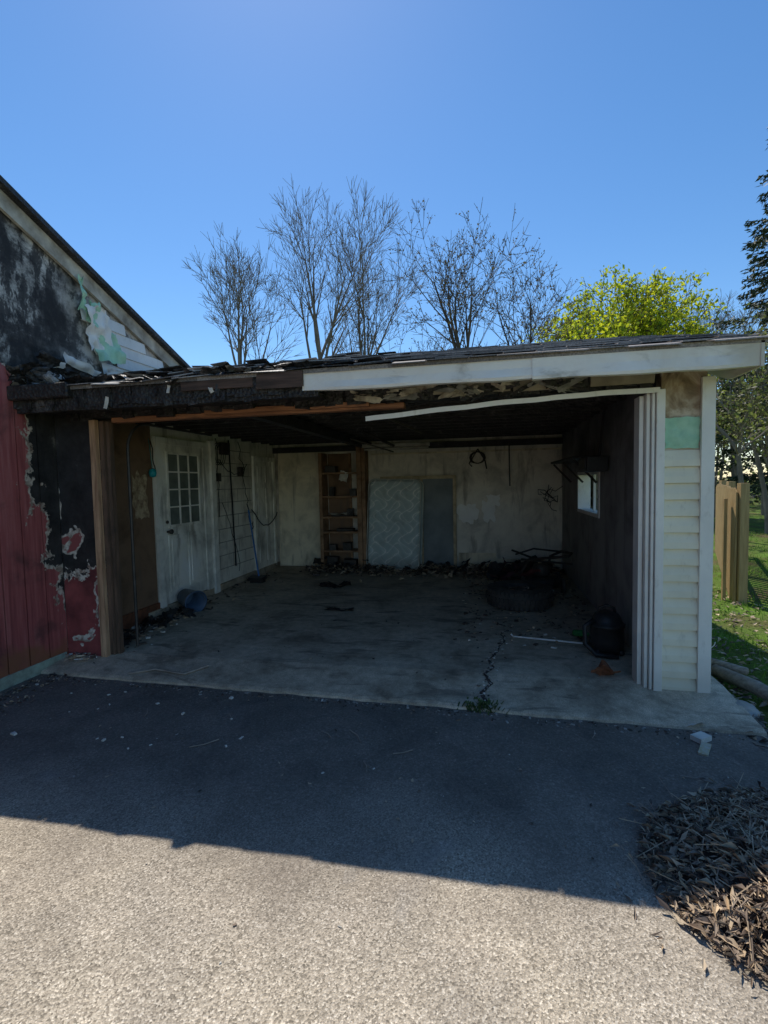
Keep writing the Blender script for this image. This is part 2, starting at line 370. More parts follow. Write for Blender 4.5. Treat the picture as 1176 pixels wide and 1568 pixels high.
for (a_x,b_x) in ((-.95,-.4),(-.38,.2),(.22,.75),(.77,1.2)): sb_.box(a_x,b_x,3.868,3.884,2.225+rnd.uniform(-.01,.01),2.30,0,.006)
sb_.obj("scorched_header_trim",mk_int("scorched_trim",(.5,.43,.33),2.28,.9,seed=12),G)
pf=Acc()
for k in range(42):
    x=rnd.uniform(-1.0,.75); z=2.235+rnd.uniform(-.03,.04)
    crumple(pf,T(x,3.858-rnd.uniform(0,.02),z,rnd.uniform(-25,25),rnd.uniform(-30,30),rnd.uniform(-12,12)),rnd.uniform(.08,.34),rnd.uniform(.02,.05),.03,9,3,rnd.choice([0,0,1,2,2,2]),k*1.9,.4)
pf.obj("peeling_paint",[simple("peeled_paint",(.62,.56,.45),(.16,.12,.09),14),simple("ash",(.3,.29,.27),None,14),CHAR],G)
ds=Acc(); V=[];F=[];n=30
for i in range(n+1):
    t=i/n; x=-.90+2.12*t; z=2.03+.115*(1-(1-t)**1.6)+.006*mnoise.noise(Vector((x*4,0,0))); y=3.83-.05*(1-t)
    V+=[(x,y,z),(x,y-.005,z+.036),(x,y+.045,z+.044)]
for i in range(n):
    for q in range(2): F.append((i*3+q,(i+1)*3+q,(i+1)*3+q+1,i*3+q+1))
ds.add(V,F); o=ds.obj("drooping_trim_strip",TRIM,G); o.modifiers.new("s",'SOLIDIFY').thickness=.003
fa=Acc()
def fseg(x0,x1,z0a,z0b,z1a,z1b,y):
    n=30;V=[];F=[]
    for i in range(n+1):
        t=i/n;x=x0+(x1-x0)*t; wv=.012*mnoise.noise(Vector((x*3,y,1)))
        za=z0a+(z0b-z0a)*t+wv*1.2; zb=z1a+(z1b-z1a)*t+wv*.5
        V+=[(x,y+.05,za),(x,y+wv,za),(x,y-.006+wv*2,za+.02),(x,y+.004,(za+zb)/2),(x,y,zb),(x,y+.05,zb+.004)]
    for i in range(n):
        for q in range(5): F.append((i*6+q,(i+1)*6+q,(i+1)*6+q+1,i*6+q+1))
    fa.add(V,F)
fseg(-1.31,.33,2.235,2.232,2.365,2.385,3.50); fseg(.325,1.70,2.222,2.218,2.378,2.385,3.492)
fa.obj("white_fascia",FASC,G)
rk=Acc()
def roofz(y): return 2.395+(y-3.5)*.278 if y<=6.3 else 2.395+2.8*.278-(y-6.3)*.278
rk.add([(1.70,3.49,2.22),(1.70,3.9,2.22),(1.70,6.3,2.98),(1.70,9.1,2.20),(1.70,9.1,2.35),(1.70,6.3,3.145),(1.70,3.9,2.49),(1.70,3.49,2.375)],[(0,1,6,7),(1,2,5,6),(2,3,4,5)])
rk.obj("rake_board",FASC,G).modifiers.new("s",'SOLIDIFY').thickness=.02
box("soffit",-1.3,1.69,3.52,3.84,2.305,2.315,FASC,G,0)
gb=Acc(); gb.add([(1.5,3.95,2.2),(1.5,8.95,2.2),(1.5,8.95,2.38),(1.5,6.3,3.12),(1.5,3.95,2.45)],[(0,1,2,3,4)]); gb.add([(1.5,8.9,2.3),(-3.9,8.9,2.3),(-3.9,8.9,2.4),(1.5,8.9,2.4)],[(0,1,2,3)]); gb.obj("gable_infill",VINYL,G)
cf=Acc(); cf.box(-3.95,-1.2,3.53,3.58,2.20,2.40); 
for k in range(40):
    x=-3.98+2.75*k/40; l=rnd.uniform(.05,.16); cf.box(x,x+l,3.505+rnd.uniform(0,.02),3.528,2.21+rnd.uniform(-.02,.05),2.39+rnd.uniform(-.02,.01),jit=.01)
cf.box(-3.95,-1.25,3.58,3.9,2.23,2.26,jit=.01)
cf.obj("charred_subfascia",CHAR,G)
bw=Acc(); bw.box(-1.66,-1.30,3.475,3.49,2.27,2.38,jit=.008); bw.box(-2.3,-1.7,3.49,3.503,2.29,2.36,jit=.008); bw.obj("scorched_board",mk_wood("scorched_brown",(.16,.10,.075),(.05,.035,.028),(1,12,12)),G)
cl=Acc(); cl.box(-3.9,1.45,4.0,8.8,2.42,2.46)
for k in range(13): y=4.25+k*.36; cl.box(-3.88,1.3,y,y+.045,2.27+rnd.uniform(0,.02),2.418)
cl.box(-3.88,1.3,8.7,8.79,2.14,2.24); cl.box(-2.08,-1.98,4.05,8.75,2.16,2.27)
cl.obj("ceiling_joists",CHAR,G)
rf=Acc(); X0,X1=-3.86,1.73
V=[(X0,3.49,roofz(3.49)),(X1,3.49,roofz(3.49)),(X1,6.3,roofz(6.3)),(X0,6.3,roofz(6.3)),(X1,9.15,roofz(9.15)),(X0,9.15,roofz(9.15))]
rf.add(V+[(a,b,c-.03) for a,b,c in V],[(0,1,2,3),(3,2,4,5),(6,9,8,7),(9,11,10,8),(0,6,7,1),(1,7,8,2),(2,8,10,4)])
rf.obj("roof_deck",SHING,G)
sh=Acc(); ROW=.145; sl=math.atan(.278)
for r_ in range(int(2.9/ROW)+1):
    y=3.46+r_*ROW*math.cos(sl)
    x=X0-.02+rnd.uniform(0,.2)
    while x<X1:
        wd=rnd.uniform(.18,.33); xb=min(x+wd,X1+.01)
        burnt = x < -.9+.5*mnoise.noise(Vector((x,y,0)))
        if burnt and rnd.random()<.12: x+=wd; continue
        lift=rnd.uniform(0,.016)+(rnd.random()**4*(.05 if y>3.6 else .02) if burnt else 0)
        if y>6.25: break
        y2=min(y+ROW*1.15,6.3)
        za=roofz(max(y,3.4))+.012+lift; zb=roofz(y2)+.006
        if y<3.5: za=roofz(3.5)-.01+lift
        z3=za+ (rnd.uniform(-.015,.02) if burnt else rnd.uniform(-.002,.003))
        V=[(x,y,za),(xb-.004,y+rnd.uniform(-.01,.01),z3),(xb-.004,y2,zb),(x,y2,zb)]
        V+=[(a,b,c-.008) for a,b,c in V]
        i=(rnd.choice([1,1,0,2,2]) if burnt else 0)
        sh.add(V,BF,i); x+=wd
sh.obj("roof_shingles",[SHING,CHAR,simple("ashy_shingle",(.50,.48,.45),(.2,.19,.18),8,.7)],G)
sp=Acc()
for k in range(60):
    x=rnd.uniform(-4.0,-.9); y=rnd.uniform(3.52,3.8)
    crumple(sp,T(x,y,roofz(y)+rnd.uniform(-.02,.03),rnd.uniform(65,110),rnd.uniform(-12,12),rnd.uniform(-30,30)),rnd.uniform(.1,.35),rnd.uniform(.06,.14),.05,5,4,rnd.choice([0,0,0,1]),k*1.7,.3)
for k in range(8):
    x=rnd.uniform(-3.9,-1.4); crumple(sp,T(x,3.49,2.28+rnd.uniform(-.05,.04),rnd.uniform(-10,10),rnd.uniform(-40,40)),.03,rnd.uniform(.04,.1),.02,2,5,rnd.choice([0,0,2]),k,.3)
sp.obj("burnt_roofing_scraps",[CHAR,simple("ash_grey",(.36,.34,.31),(.12,.115,.11),9),PAPER],G)

box("brown_panel",-3.879,-3.865,4.06,5.22,.16,2.3,BROWN,G)
box("rotten_sill",-3.875,-3.84,4.3,5.22,.0,.165,RUST,G)
bp=Acc(); crumple(bp,T(-3.855,4.98,1.45,0,0,90),.24,.5,.01,10,14,0,12,.45); bp.obj("scorched_patch",simple("blistered_patch",(.62,.48,.31),(.2,.12,.075),18),G)
D=Acc()
D.box(-3.87,-3.83,5.24,5.34,.08,2.16,0); D.box(-3.87,-3.83,6.27,6.40,.08,2.16,0); D.box(-3.87,-3.83,5.34,6.27,2.08,2.16,0)
D.box(-3.87,-3.845,5.34,6.27,.10,2.08,0)
for ya,yb in ((5.44,5.76),(5.85,6.17)):
    D.box(-3.845,-3.833,ya,yb,.25,.95,0); D.box(-3.833,-3.826,ya+.05,yb-.05,.30,.90,0)
D.obj("white_side_door",DOORW,G)
GL=Acc(); GL.box(-3.846,-3.838,5.47,6.13,1.08,1.96); GL.obj("door_glass",GLASS,G)
MU=Acc()
MU.box(-3.838,-3.822,5.44,5.47,1.05,1.99); MU.box(-3.838,-3.822,6.13,6.16,1.05,1.99); MU.box(-3.838,-3.822,5.47,6.13,1.05,1.08); MU.box(-3.838,-3.822,5.47,6.13,1.96,1.99)
for k in (1,2): y=5.47+.22*k; MU.box(-3.838,-3.824,y-.01,y+.01,1.08,1.96)
for k in (1,2,3): z=1.08+.22*k; MU.box(-3.838,-3.826,5.47,6.13,z-.009,z+.009)
MU.obj("door_muntins",DOORW,G)
kb=Acc(); kb.lathe([(.012,0),(.012,.04),(.03,.05),(.032,.07),(.015,.085)],12,T(-3.845,5.42,1.0,0,90,0)); kb.lathe([(.02,0),(.02,.02)],12,T(-3.845,5.42,1.12,0,90,0)); kb.obj("door_knob",SOOTM,G,True)
box("white_post",-3.87,-3.80,6.42,6.54,.0,2.2,DOORW,G)
jt=Acc()
for k in range(10): z=.3+.2*k; jt.box(-3.8795,-3.877,6.56,7.78,z-.006,z+.006)
for k in range(9):
    for q in range(4):
        y=6.7+.4*q+(.2 if k%2 else 0)
        if y<7.75: jt.box(-3.8795,-3.8775,y-.005,y+.005,.306+.2*k,.494+.2*k)
jt.obj("block_joints",simple("joint_mortar",(.42,.39,.33),(.22,.2,.17)),G,)
d2=Acc(); d2.box(-3.87,-3.83,7.80,7.88,.05,2.05); d2.box(-3.87,-3.83,8.58,8.66,.05,2.05); d2.box(-3.87,-3.83,7.88,8.58,1.97,2.05); d2.box(-3.87,-3.85,7.88,8.58,.06,1.97)
for ya,yb in ((7.96,8.2),(8.27,8.50)):
    for za,zb in ((.2,.8),(.95,1.5),(1.6,1.88)): d2.box(-3.85,-3.84,ya,yb,za,zb)
d2.obj("rear_panel_door",DOORW,G)
cb=Acc()
def wire(p0,p1,sag,n=10,j=.03,r=.006):
    p0=Vector(p0);p1=Vector(p1);P=[]
    for i in range(n+1):
        t=i/n; q=p0.lerp(p1,t); q.z-=sag*4*t*(1-t); 
        if 0<i<n: q+=Vector((rnd.uniform(0,j),rnd.uniform(-j,j),rnd.uniform(-j,j)))
        P.append(q)
    cb.tube(P,r,5)
wire((-3.84,6.62,2.25),(-3.8,6.58,1.1),0,10,.03); wire((-3.84,7.3,2.25),(-3.8,7.45,1.25),.05,10,.04); wire((-3.8,7.45,1.25),(-3.78,7.6,.95),.25,10,.02,.009)
wire((-3.8,7.6,1.15),(-3.74,8.5,1.05),.25,10,.02,.01); wire((-3.84,6.7,1.95),(-3.8,7.5,1.9),.2,8,.02); wire((-3.84,6.75,1.3),(-3.82,7.15,.2),-.1,10,.03,.005)
wire((-3.8,5.12,2.1),(-3.8,5.2,1.75),.1,6,.02); wire((-3.84,7.0,2.25),(-3.82,7.05,.3),0,8,.006,.012)
for k in range(3):
    cb.tube([(-3.82,6.62+.06*k+.12*math.cos(a),2.02+.16*math.sin(a)) for a in [i*6.28/14 for i in range(15)]],.005,5)
cb.obj("hanging_cables",CABLE,G)
bx=Acc(); bx.box(-3.86,-3.8,6.6,6.68,1.62,1.74); bx.box(-3.86,-3.79,6.75,6.95,2.02,2.2); bx.box(-3.86,-3.80,7.28,7.38,1.7,1.85); bx.obj("electrical_boxes",SOOTM,G)
V=[(-3.80,8.70,.03),(-2.93,8.74,.03),(-2.93,8.78,2.22),(-3.80,8.76,2.22)]
pn=mesh("beige_wall_panel",V,[(0,1,2,3)],BEIGE,G); pn.modifiers.new("s",'SOLIDIFY').thickness=.012
hl=Acc(); hl.box(-2.0,1.28,8.775,8.797,2.05,2.08)
hl.box(-.45,.2,8.785,8.799,.02,.28); hl.box(.2,1.28,8.785,8.799,.02,.18)
hl.obj("back_wall_trim",BEIGE,G)
pa=Acc()
for (x,z,w_,h_) in ((-.28,.98,.34,.3),(.08,1.02,.2,.34),(.16,1.2,.22,.2),(-1.9,1.0,.2,.3)): crumple(pa,T(x,8.792,z),w_,h_,.004,10,10,0,x*9,.5)
pa.obj("bare_wall_patches",simple("pale_plaster",(.93,.91,.86),(.86,.83,.78),8),G)
fl=Acc(); fl.box(-1.95,-.85,7.9,8.02,2.13,2.18); fl.tube([(-1.93,7.96,2.10),(-.87,7.96,2.11)],.018,8); fl.obj("fluorescent_fixture",simple("sooty_enamel",(.6,.56,.48),(.3,.27,.22)),G)
hw=Acc()
hw.tube([(.42,8.6,2.2),(.43,8.6,1.45)],.012,6)
hw.tube([(-.1,8.75,2.1),(-.25,8.74,1.85),(-.2,8.74,1.8)],.012,5); hw.tube([(-.1,8.75,2.1),(.02,8.74,1.9),(.05,8.74,1.75)],.012,5)
for k in range(4): hw.tube([(-.12+.12*math.cos(a)+.01*k,8.74-.01*k,1.95+.1*math.sin(a)) for a in [i*6.28/12 for i in range(13)]],.007,5)
for k in range(8):
    q_=Vector((1.0+rnd.uniform(-.12,.12),8.5-.03*k,1.35+rnd.uniform(-.15,.15))); P_=[q_.copy()]
    for j in range(4): q_=q_+Vector((rnd.uniform(-.12,.12),rnd.uniform(-.03,.03),rnd.uniform(-.16,.1))); P_.append(q_.copy())
    hw.tube(P_,.007,4)
hw.tube([(-1.6,6.5,2.25),(-1.2,6.7,2.05)],.02,5); hw.tube([(-1.1,5.6,2.3),(-.7,5.8,2.12)],.015,4); hw.tube([(-1.9,7,2.2),(-1.3,7.2,2.0)],.015,4)
hw.obj("hanging_debris",SOOTM,G)
box("wall_shelf",1.0,1.29,6.0,7.9,1.78,1.81,CHAR,G)
sb=Acc()
for y in (6.1,6.9,7.8): sb.tube([(1.28,y,1.5),(1.03,y,1.77)],.014,5)
sb.obj("shelf_brackets",SOOTM,G)

# ------------------------------------------------------------------ contents
S=empty("wooden_shelf_unit")
su=Acc()
su.box(-2.90,-2.84,8.44,8.78,0,2.1); su.box(-2.20,-2.12,8.44,8.6,0,2.25); su.box(-2.12,-2.06,8.5,8.78,0,2.25); 
for z in (.32,.66,.93,1.3,1.72): su.box(-2.84,-2.20,8.46,8.78,z,z+.03)
su.box(-2.42,-2.38,8.74,8.78,0,2.1)
su.obj("frame_and_shelves",SHELFW,S)
sl_=Acc()
for (x,z,a,b) in ((-2.75,.35,.12,.1),(-2.5,.35,.15,.14),(-2.6,.69,.3,.05),(-2.7,.96,.4,.03),(-2.35,1.33,.12,.12),(-2.72,1.33,.08,.16),(-2.8,.03,.2,.2),(-2.5,.03,.24,.15),(-2.8,1.75,.2,.12),(-2.4,.96,.1,.14)): sl_.box(x,x+a,8.5,8.62,z,z+b,jit=.01)
sl_.obj("shelf_clutter",[SOOTM],S)
box("dark_backing",-2.83,-2.43,8.782,8.795,.03,2.1,BROWN,S,0)
sh2=Acc(); crumple(sh2,T(-2.55,8.6,1.0,80,0,0),.4,.2,.05,6,6,0,4,.3); crumple(sh2,T(-2.45,8.5,1.68,20,20,0),.15,.2,.05,6,6,0,4,.3); sh2.obj("shelf_papers",PAPER,S)

def quilt(u,v):
    a=math.sin((u*4.0+.5*math.sin(v*24))*math.pi); b=math.sin((v*8.5+.5*math.sin(u*15+2))*math.pi)
    return min(abs(a),abs(b)*1.15)
V=[];F=[];cols=[];nx,nz=72,116;W,H,TH=.95,1.56,.22
MT=empty("mattress")
def mcol():
    m=M("quilted_ticking",.8,0,.2); at=m.n.new("ShaderNodeAttribute"); at.attribute_name="q"
    c=m.ramp(at.outputs["Fac"],[(.05,(.90,.91,.85)),(.20,(.56,.63,.60)),(1,(.47,.555,.535))])
    c=m.mix(m.op('MULTIPLY',m.ss(m.noise(4,5,.6),.5,.7),.3),c,(.24,.24,.21))
    c=m.mix(m.op('MULTIPLY',m.ss(m.op('SUBTRACT',.3,m.xyz(2)),0,.3),.5),c,(.12,.11,.095)); m.col(c); m.bump(m.noise(60,3),.2,.004); return m.m
for j in range(nz+1):
    for i in range(nx+1):
        u=i/nx;v=j/nz
        ed=min(u,1-u)*W; ev=min(v,1-v)*H; e=min(ed,ev); rr_=.05
        rnd_=0 if e>rr_ else (rr_-math.sqrt(max(0,rr_*rr_-(rr_-e)**2)))
        q=quilt(u,v); y=-TH+rnd_-.016*min(1,q*1.8)*(1 if e>.03 else 0)
        x=(u-.5)*W; z=v*H; cx=W/2-.11
        if abs(x)>cx and (z<.11 or z>H-.11):
            zc=.11 if z<.11 else H-.11; dx_=abs(x)-cx; dz_=z-zc; L=max(dx_,abs(dz_)); l=math.hypot(dx_,dz_)
            if l>1e-6: x=math.copysign(cx+dx_*L/l,x); z=zc+dz_*L/l
        V.append((x,y,z)); cols.append(q)
for j in range(nz):
    for i in range(nx):
        k=j*(nx+1)+i; F.append((k,k+1,k+nx+2,k+nx+1))
per=[i for i in range(nx+1)]+[j*(nx+1)+nx for j in range(1,nz+1)]+[nz*(nx+1)+i for i in range(nx-1,-1,-1)]+[j*(nx+1) for j in range(nz-1,0,-1)]
b0=len(V)
for k in per: V.append((V[k][0]*1.0,-TH*.5,V[k][2])); cols.append(.5)
b1=len(V)
for k in per: V.append((V[k][0],0,V[k][2])); cols.append(.5)
P_=len(per)
for q in range(P_):
    q2=(q+1)%P_; F.append((per[q2],per[q],b0+q,b0+q2)); F.append((b0+q2,b0+q,b1+q,b1+q2))
F.append(tuple(b1+q for q in range(P_)))
o=mesh("quilted_body",V,F,mcol(),MT,smooth=True)
at=o.data.attributes.new("q",'FLOAT','POINT'); at.data.foreach_set("value",cols)
pp=Acc()
for yy in (-TH+.02,-.02): pp.tube([(V[k][0]*1.012,yy,V[k][2]*1.004) for k in per]+[(V[per[0]][0]*1.012,yy,V[per[0]][2])],.009,5)
pp.obj("piping",simple("piping_cord",(.7,.7,.62),(.4,.4,.35)),MT,True)
MT.location=(-1.56,8.60,.03); MT.rotation_euler=(rad(-4),rad(1.5),rad(-8))
BS=empty("framed_gray_panel")
b_=Acc(); b_.box(-1.78,-.50,8.70,8.73,0.03,1.62); bb=b_.obj("panel_face",GREYP,BS)
b_=Acc(); b_.box(-.53,-.48,8.66,8.76,.02,1.66); b_.box(-1.82,-1.77,8.66,8.76,.02,1.66); b_.box(-1.77,-.53,8.66,8.76,1.60,1.66); b_.box(-1.77,-.53,8.66,8.76,.02,.07); b_.box(-1.1,-1.06,8.67,8.70,.07,1.6); b_.obj("tan_border",TAN,BS)

TY=Acc()
prof=[(.20,.02),(.30,.0),(.345,.02),(.375,.06),(.385,.11),(.375,.16),(.345,.2),(.30,.22),(.20,.2),(.185,.17),(.19,.11),(.185,.05),(.20,.02)]
TY.lathe(prof,40,None,0,False)
for k in range(44):
    M4=Matrix.Rotation(k*2*math.pi/44,4,'Z')
    for z,r_ in ((.045,.362),(.11,.381),(.175,.362)):
        TY.add([M4@Vector(v) for v in bv(r_-.01,r_+.012,-.018,.018,z-.022,z+.022)],BF)
TY.lathe([(.19,.06),(.17,.07),(.12,.10),(.05,.12),(.05,.14)],24,None,1,True)
o=TY.obj("car_tire",[RUB,RUST],None,False); o.location=(.42,6.25,0); o.scale=(1.05,1.05,1.15)
DM=[L3,L1,L2,PAPER]
junk=Acc()
for k in range(90):
    a=rnd.uniform(0,6.28); r_=rnd.uniform(0,.17); chip(junk,(.42+r_*math.cos(a),6.25+r_*math.sin(a),.15+rnd.uniform(-.02,.06)*(1-r_)),rnd.uniform(.02,.09),rnd.choice([0,0,0,1,2]))
for k in range(400): leaf(junk,(rnd.uniform(-.2,1.25),rnd.uniform(6.6,8.7),rnd.uniform(0,.03)+.005),.06,rnd.choice([0,0,0,1,2]))
for k in range(90): leaf(junk,(rnd.uniform(-.2,1.25),rnd.uniform(5.0,6.0),rnd.uniform(0,.03)+.005),.05,rnd.choice([0,0,0,1,2]))
for k in range(1100): leaf(junk,(rnd.uniform(-3.1,1.2),8.6-abs(rnd.gauss(0,.4)),rnd.uniform(0,.12)+.005),.09,rnd.choice([0,0,1,1,2]))
for k in range(260): chip(junk,(rnd.uniform(-3.2,1.2),8.6-abs(rnd.gauss(0,.25)),.004),rnd.uniform(.03,.12),rnd.choice([0,0,1]))
for k in range(260): chip(junk,(rnd.uniform(-.3,1.25),rnd.uniform(4.7,8.4),.003),rnd.uniform(.01,.06),rnd.choice([0,0,0,0,1,2]))
for k in range(24): chip(junk,(rnd.uniform(-.3,1.25),rnd.uniform(4.5,8.4),.003),rnd.uniform(.01,.05),3)
for k in range(300): chip(junk,(-3.82+abs(rnd.gauss(0,.22)),rnd.uniform(3.75,5.6),.0),rnd.uniform(.01,.08),rnd.choice([0,0,1,1,2,3]))
for k in range(150): leaf(junk,(-3.82+abs(rnd.gauss(0,.22)),rnd.uniform(3.6,8),.01),.06,rnd.choice([0,0,1,2]))
for k in range(90): chip(junk,(rnd.uniform(-3.7,1.2),rnd.uniform(4,8.5),.002),rnd.uniform(.008,.03),rnd.choice([0,0,1,2]))
junk.obj("floor_debris",DM)
pl=Acc()
for k in range(26): crumple(pl,T(rnd.gauss(.55,.22),rnd.gauss(7.75,.2),.07+abs(rnd.gauss(0,.09)),rnd.uniform(20,110),rnd.uniform(-40,40),rnd.uniform(0,180)),rnd.uniform(.12,.4),rnd.uniform(.1,.25),.08,5,5,rnd.choice([0,0,1,2]),k*3.1,.4)
for k in range(60):
    crumple(pl,T(rnd.uniform(-3.0,1.2),8.55-abs(rnd.gauss(0,.16)),.03+abs(rnd.gauss(0,.05)),rnd.uniform(40,110),rnd.uniform(-30,30),rnd.uniform(0,180)),rnd.uniform(.08,.3),rnd.uniform(.06,.2),.06,5,5,rnd.choice([0,0,1]),k*2.3,.5)
for k in range(30):
    crumple(pl,T(-3.75+abs(rnd.gauss(0,.18)),rnd.uniform(4.0,5.3),.03+abs(rnd.gauss(0,.03)),rnd.uniform(50,110),rnd.uniform(-30,30),rnd.uniform(0,180)),rnd.uniform(.05,.2),rnd.uniform(.04,.14),.05,5,4,rnd.choice([0,0,1]),k*2.9,.5)
pl.obj("burnt_heap",[CHAR,SOOTM,simple("burnt_red_cloth",(.14,.05,.05),(.05,.03,.03))],None,True)
LM=empty("lawn_mower")
a_=Acc()
a_.lathe([(.27,.07),(.28,.10),(.27,.17),(.22,.20),(.1,.21)],20,T(.78,7.2,0)); a_.lathe([(.10,.20),(.12,.22),(.12,.32),(.09,.36),(.03,.37)],16,T(.78,7.18,0))
a_.obj("deck_and_engine",SOOTM,LM,True)
a_=Acc()
for x in (.52,1.04):
    for y in (6.95,7.45):
        a_.lathe([(.03,-.02),(.09,-.025),(.105,-.015),(.105,.015),(.09,.025),(.03,.02)],18,T(x,y,.105,0,90,0))
a_.obj("wheels",RUB,LM)
a_=Acc(); a_.tube([(.5,7.25,.2),(.62,7.2,.42),(1.12,7.0,.5),(1.18,7.15,.52),(1.1,7.5,.5),(.95,7.55,.42),(.9,7.5,.2)],.02,6); a_.tube([(.5,7.1,.44),(1.2,7.2,.36)],.017,6); a_.tube([(.4,7.6,.5),(.95,7.45,.3)],.017,6)
a_.tube([(.45,7.5,.45),(.7,7.4,.55),(1.1,7.3,.52)],.014,5)
a_.obj("handle",SOOTM,LM)
a_=Acc(); crumple(a_,T(.62,7.05,.25,60,0,20),.25,.2,.05,6,6,0,2,.3); a_.obj("burnt_cowl",simple("burnt_red_plastic",(.20,.06,.06),(.07,.035,.035)),LM)

SV=empty("shop_vacuum",(1.06,4.62,0))
a_=Acc(); a_.lathe([(.10,.02),(.135,.03),(.145,.12),(.14,.24),(.15,.245),(.15,.265),(.13,.27),(.12,.31),(.10,.35),(.05,.37)],26); a_.obj("drum_and_lid",BLACK,SV,True)
a_=Acc(); a_.tube([(-.07,0,.35),(-.06,0,.40),(0,0,.425),(.06,0,.40),(.07,0,.35)],.013,6); a_.tube([(-.12,-.05,.3),(-.2,-.08,.25),(-.2,-.1,.1),(-.12,-.17,.03),(.05,-.2,.03)],.022,8)
for k in range(4): a=.8+k*1.57; a_.lathe([(.02,-.012),(.026,0),(.02,.012)],10,T(.14*math.cos(a),.14*math.sin(a),.027,90,0,0))
a_.obj("handle_hose_casters",BLACK,SV,True)
BK=empty("plastic_bucket",(-3.62,5.5,.14))
a_=Acc(); a_.lathe([(.10,0),(.105,.0),(.135,.27),(.145,.27),(.145,.29),(.13,.29),(.1,.01)],26,T(-.14,0,0,0,90,0),0,False); a_.lathe([(.001,.005),(.104,.005)],26,T(-.14,0,0,0,90,0),0,False)
a_.obj("tub",BLUEP,BK,True)
a_=Acc(); a_.tube([(.14,.14*math.cos(a)-.02,.14*math.sin(a)) for a in [i*math.pi/10 for i in range(11)]],.004,5); a_.obj("bail_handle",METAL,BK)
BK.rotation_euler=(0,rad(6),rad(-30))
BR=empty("push_broom")
a_=Acc(); a_.tube([(-3.55,7.28,.08),(-3.76,7.42,1.15)],.014,8); a_.obj("handle",simple("blue_handle",(.08,.2,.45),(.05,.13,.32)),BR)
a_=Acc(); a_.box(-3.68,-3.44,7.16,7.34,.04,.1,jit=.01); a_.box(-3.66,-3.46,7.18,7.32,0,.04); a_.obj("head",BLACK,BR)
a_=Acc(); a_.lathe([(.01,-.05),(.035,-.04),(.045,0),(.035,.04),(.01,.055)],14,T(-3.8,5.14,1.72)); a_.tube([(-3.8,5.14,1.77),(-3.82,5.12,2.12)],.003,4); a_.obj("hanging_teal_cup",TEAL,None,True)
a_=Acc(); a_.tube([(.27,4.93,.012),(.9,4.80,.012)],.009,6); a_.tube([(.27,4.93,.012),(.25,4.945,.03)],.009,6); a_.obj("white_rod",WHITEM)
a_=Acc(); a_.lathe([(.03,0),(.033,.02),(.033,.12),(.015,.16),(.012,.2)],14,T(.86,5.05,.035,80,0,40)); a_.obj("green_bottle",GREENB,None,True)
a_=Acc(); crumple(a_,T(.92,4.02,.045,55,25,35),.2,.13,.03,7,6,0,5,.3); a_.lathe([(.01,0),(.06,.1),(.065,.1)],12,T(.86,4.08,.01,50,0,70),0,False); a_.obj("rusty_scrap_funnel",RUST)
a_=Acc(); crumple(a_,T(-2.2,7.05,.035,80,0,10),.45,.3,.10,12,10,0,8,.3); crumple(a_,T(-1.75,5.75,.012,90,0,0),.35,.14,.02,8,6,0,3,.5); a_.obj("burnt_rag",CHAR,None,True)
a_=Acc(); a_.box(1.06,1.27,5.5,5.9,1.62,1.78); a_.box(1.04,1.06,5.53,5.87,1.64,1.76); a_.tube([(1.2,5.6,1.78),(1.25,5.6,2.3)],.015,5); o=a_.obj("burnt_speaker_box",BLACK); bevel(o,.008)

V=[];F=[];P=[(.0,3.52),(-.02,3.66),(.03,3.8),(.0,3.95),(.06,4.1),(.03,4.28),(.10,4.45),(.12,4.62),(.19,4.8),(.16,5.0),(.22,5.2)]
def sz(y): return 0.004 if y>3.98 else .004-(3.98-y)/.5*.056
P2=[]
for k in range(len(P)-1):
    for t in (0,.33,.66): 
        x=P[k][0]*(1-t)+P[k+1][0]*t+rnd.uniform(-.012,.012); y=P[k][1]*(1-t)+P[k+1][1]*t; P2.append((x,y))
for k,(x,y) in enumerate(P2):
    wd=.012*(1-k/len(P2))+.003+rnd.uniform(-.002,.004); V+=[(x-wd,y,sz(y)+.001),(x+wd,y,sz(y)+.001)]
for k in range(len(P2)-1): F.append((2*k,2*k+1,2*k+3,2*k+2))
mesh("slab_crack",V,F,L3)
cd=Acc()
for (x,y) in P2:
    for q in range(7): chip(cd,(x+rnd.gauss(0,.025),y+rnd.uniform(-.03,.03),sz(y)),rnd.uniform(.006,.022),rnd.choice([0,1,1,2,3]))
for k in range(420):
    x=rnd.uniform(-3.8,1.6); chip(cd,(x,fe(x)-.025-abs(rnd.gauss(0,.05)),GZ),rnd.uniform(.006,.025),rnd.choice([0,0,1,2]))
for k in range(80):
    x=rnd.uniform(-3.8,1.5); y=rnd.uniform(3.7,5); chip(cd,(x,y,sz(y)-.002),rnd.uniform(.006,.02),rnd.choice([0,0,1,2]))
for k in range(90):
    chip(cd,(rnd.uniform(-3.5,1.5),rnd.uniform(1.4,3.4),GZ+.001),rnd.uniform(.005,.016),rnd.choice([2,1,2,3]))
for k in range(26): chip(cd,(rnd.uniform(-3.7,-1.2),rnd.uniform(2.5,3.5),GZ+.001),rnd.uniform(.012,.035),3)
cd.obj("concrete_rubble",[L3,simple("concrete_chip",(.42,.4,.36),(.28,.26,.23)),L1,PAPER])
st=Acc()
for k in range(10):
    x=rnd.uniform(-3.7,1.4);y=rnd.uniform(2.6,3.3); a=rnd.uniform(0,3.1); l=rnd.uniform(.08,.2)
    z=GZ+.005; st.tube([(x,y,z),(x+l*.5*math.cos(a),y+l*.5*math.sin(a),z+.006),(x+l*math.cos(a+.2),y+l*math.sin(a+.2),z+.01 )],.003,4)
st.tube([(-3.0,3.62,-.04),(-2.8,3.7,-.02),(-2.5,3.66,-.03),(-2.35,3.8,.0)],.009,5)
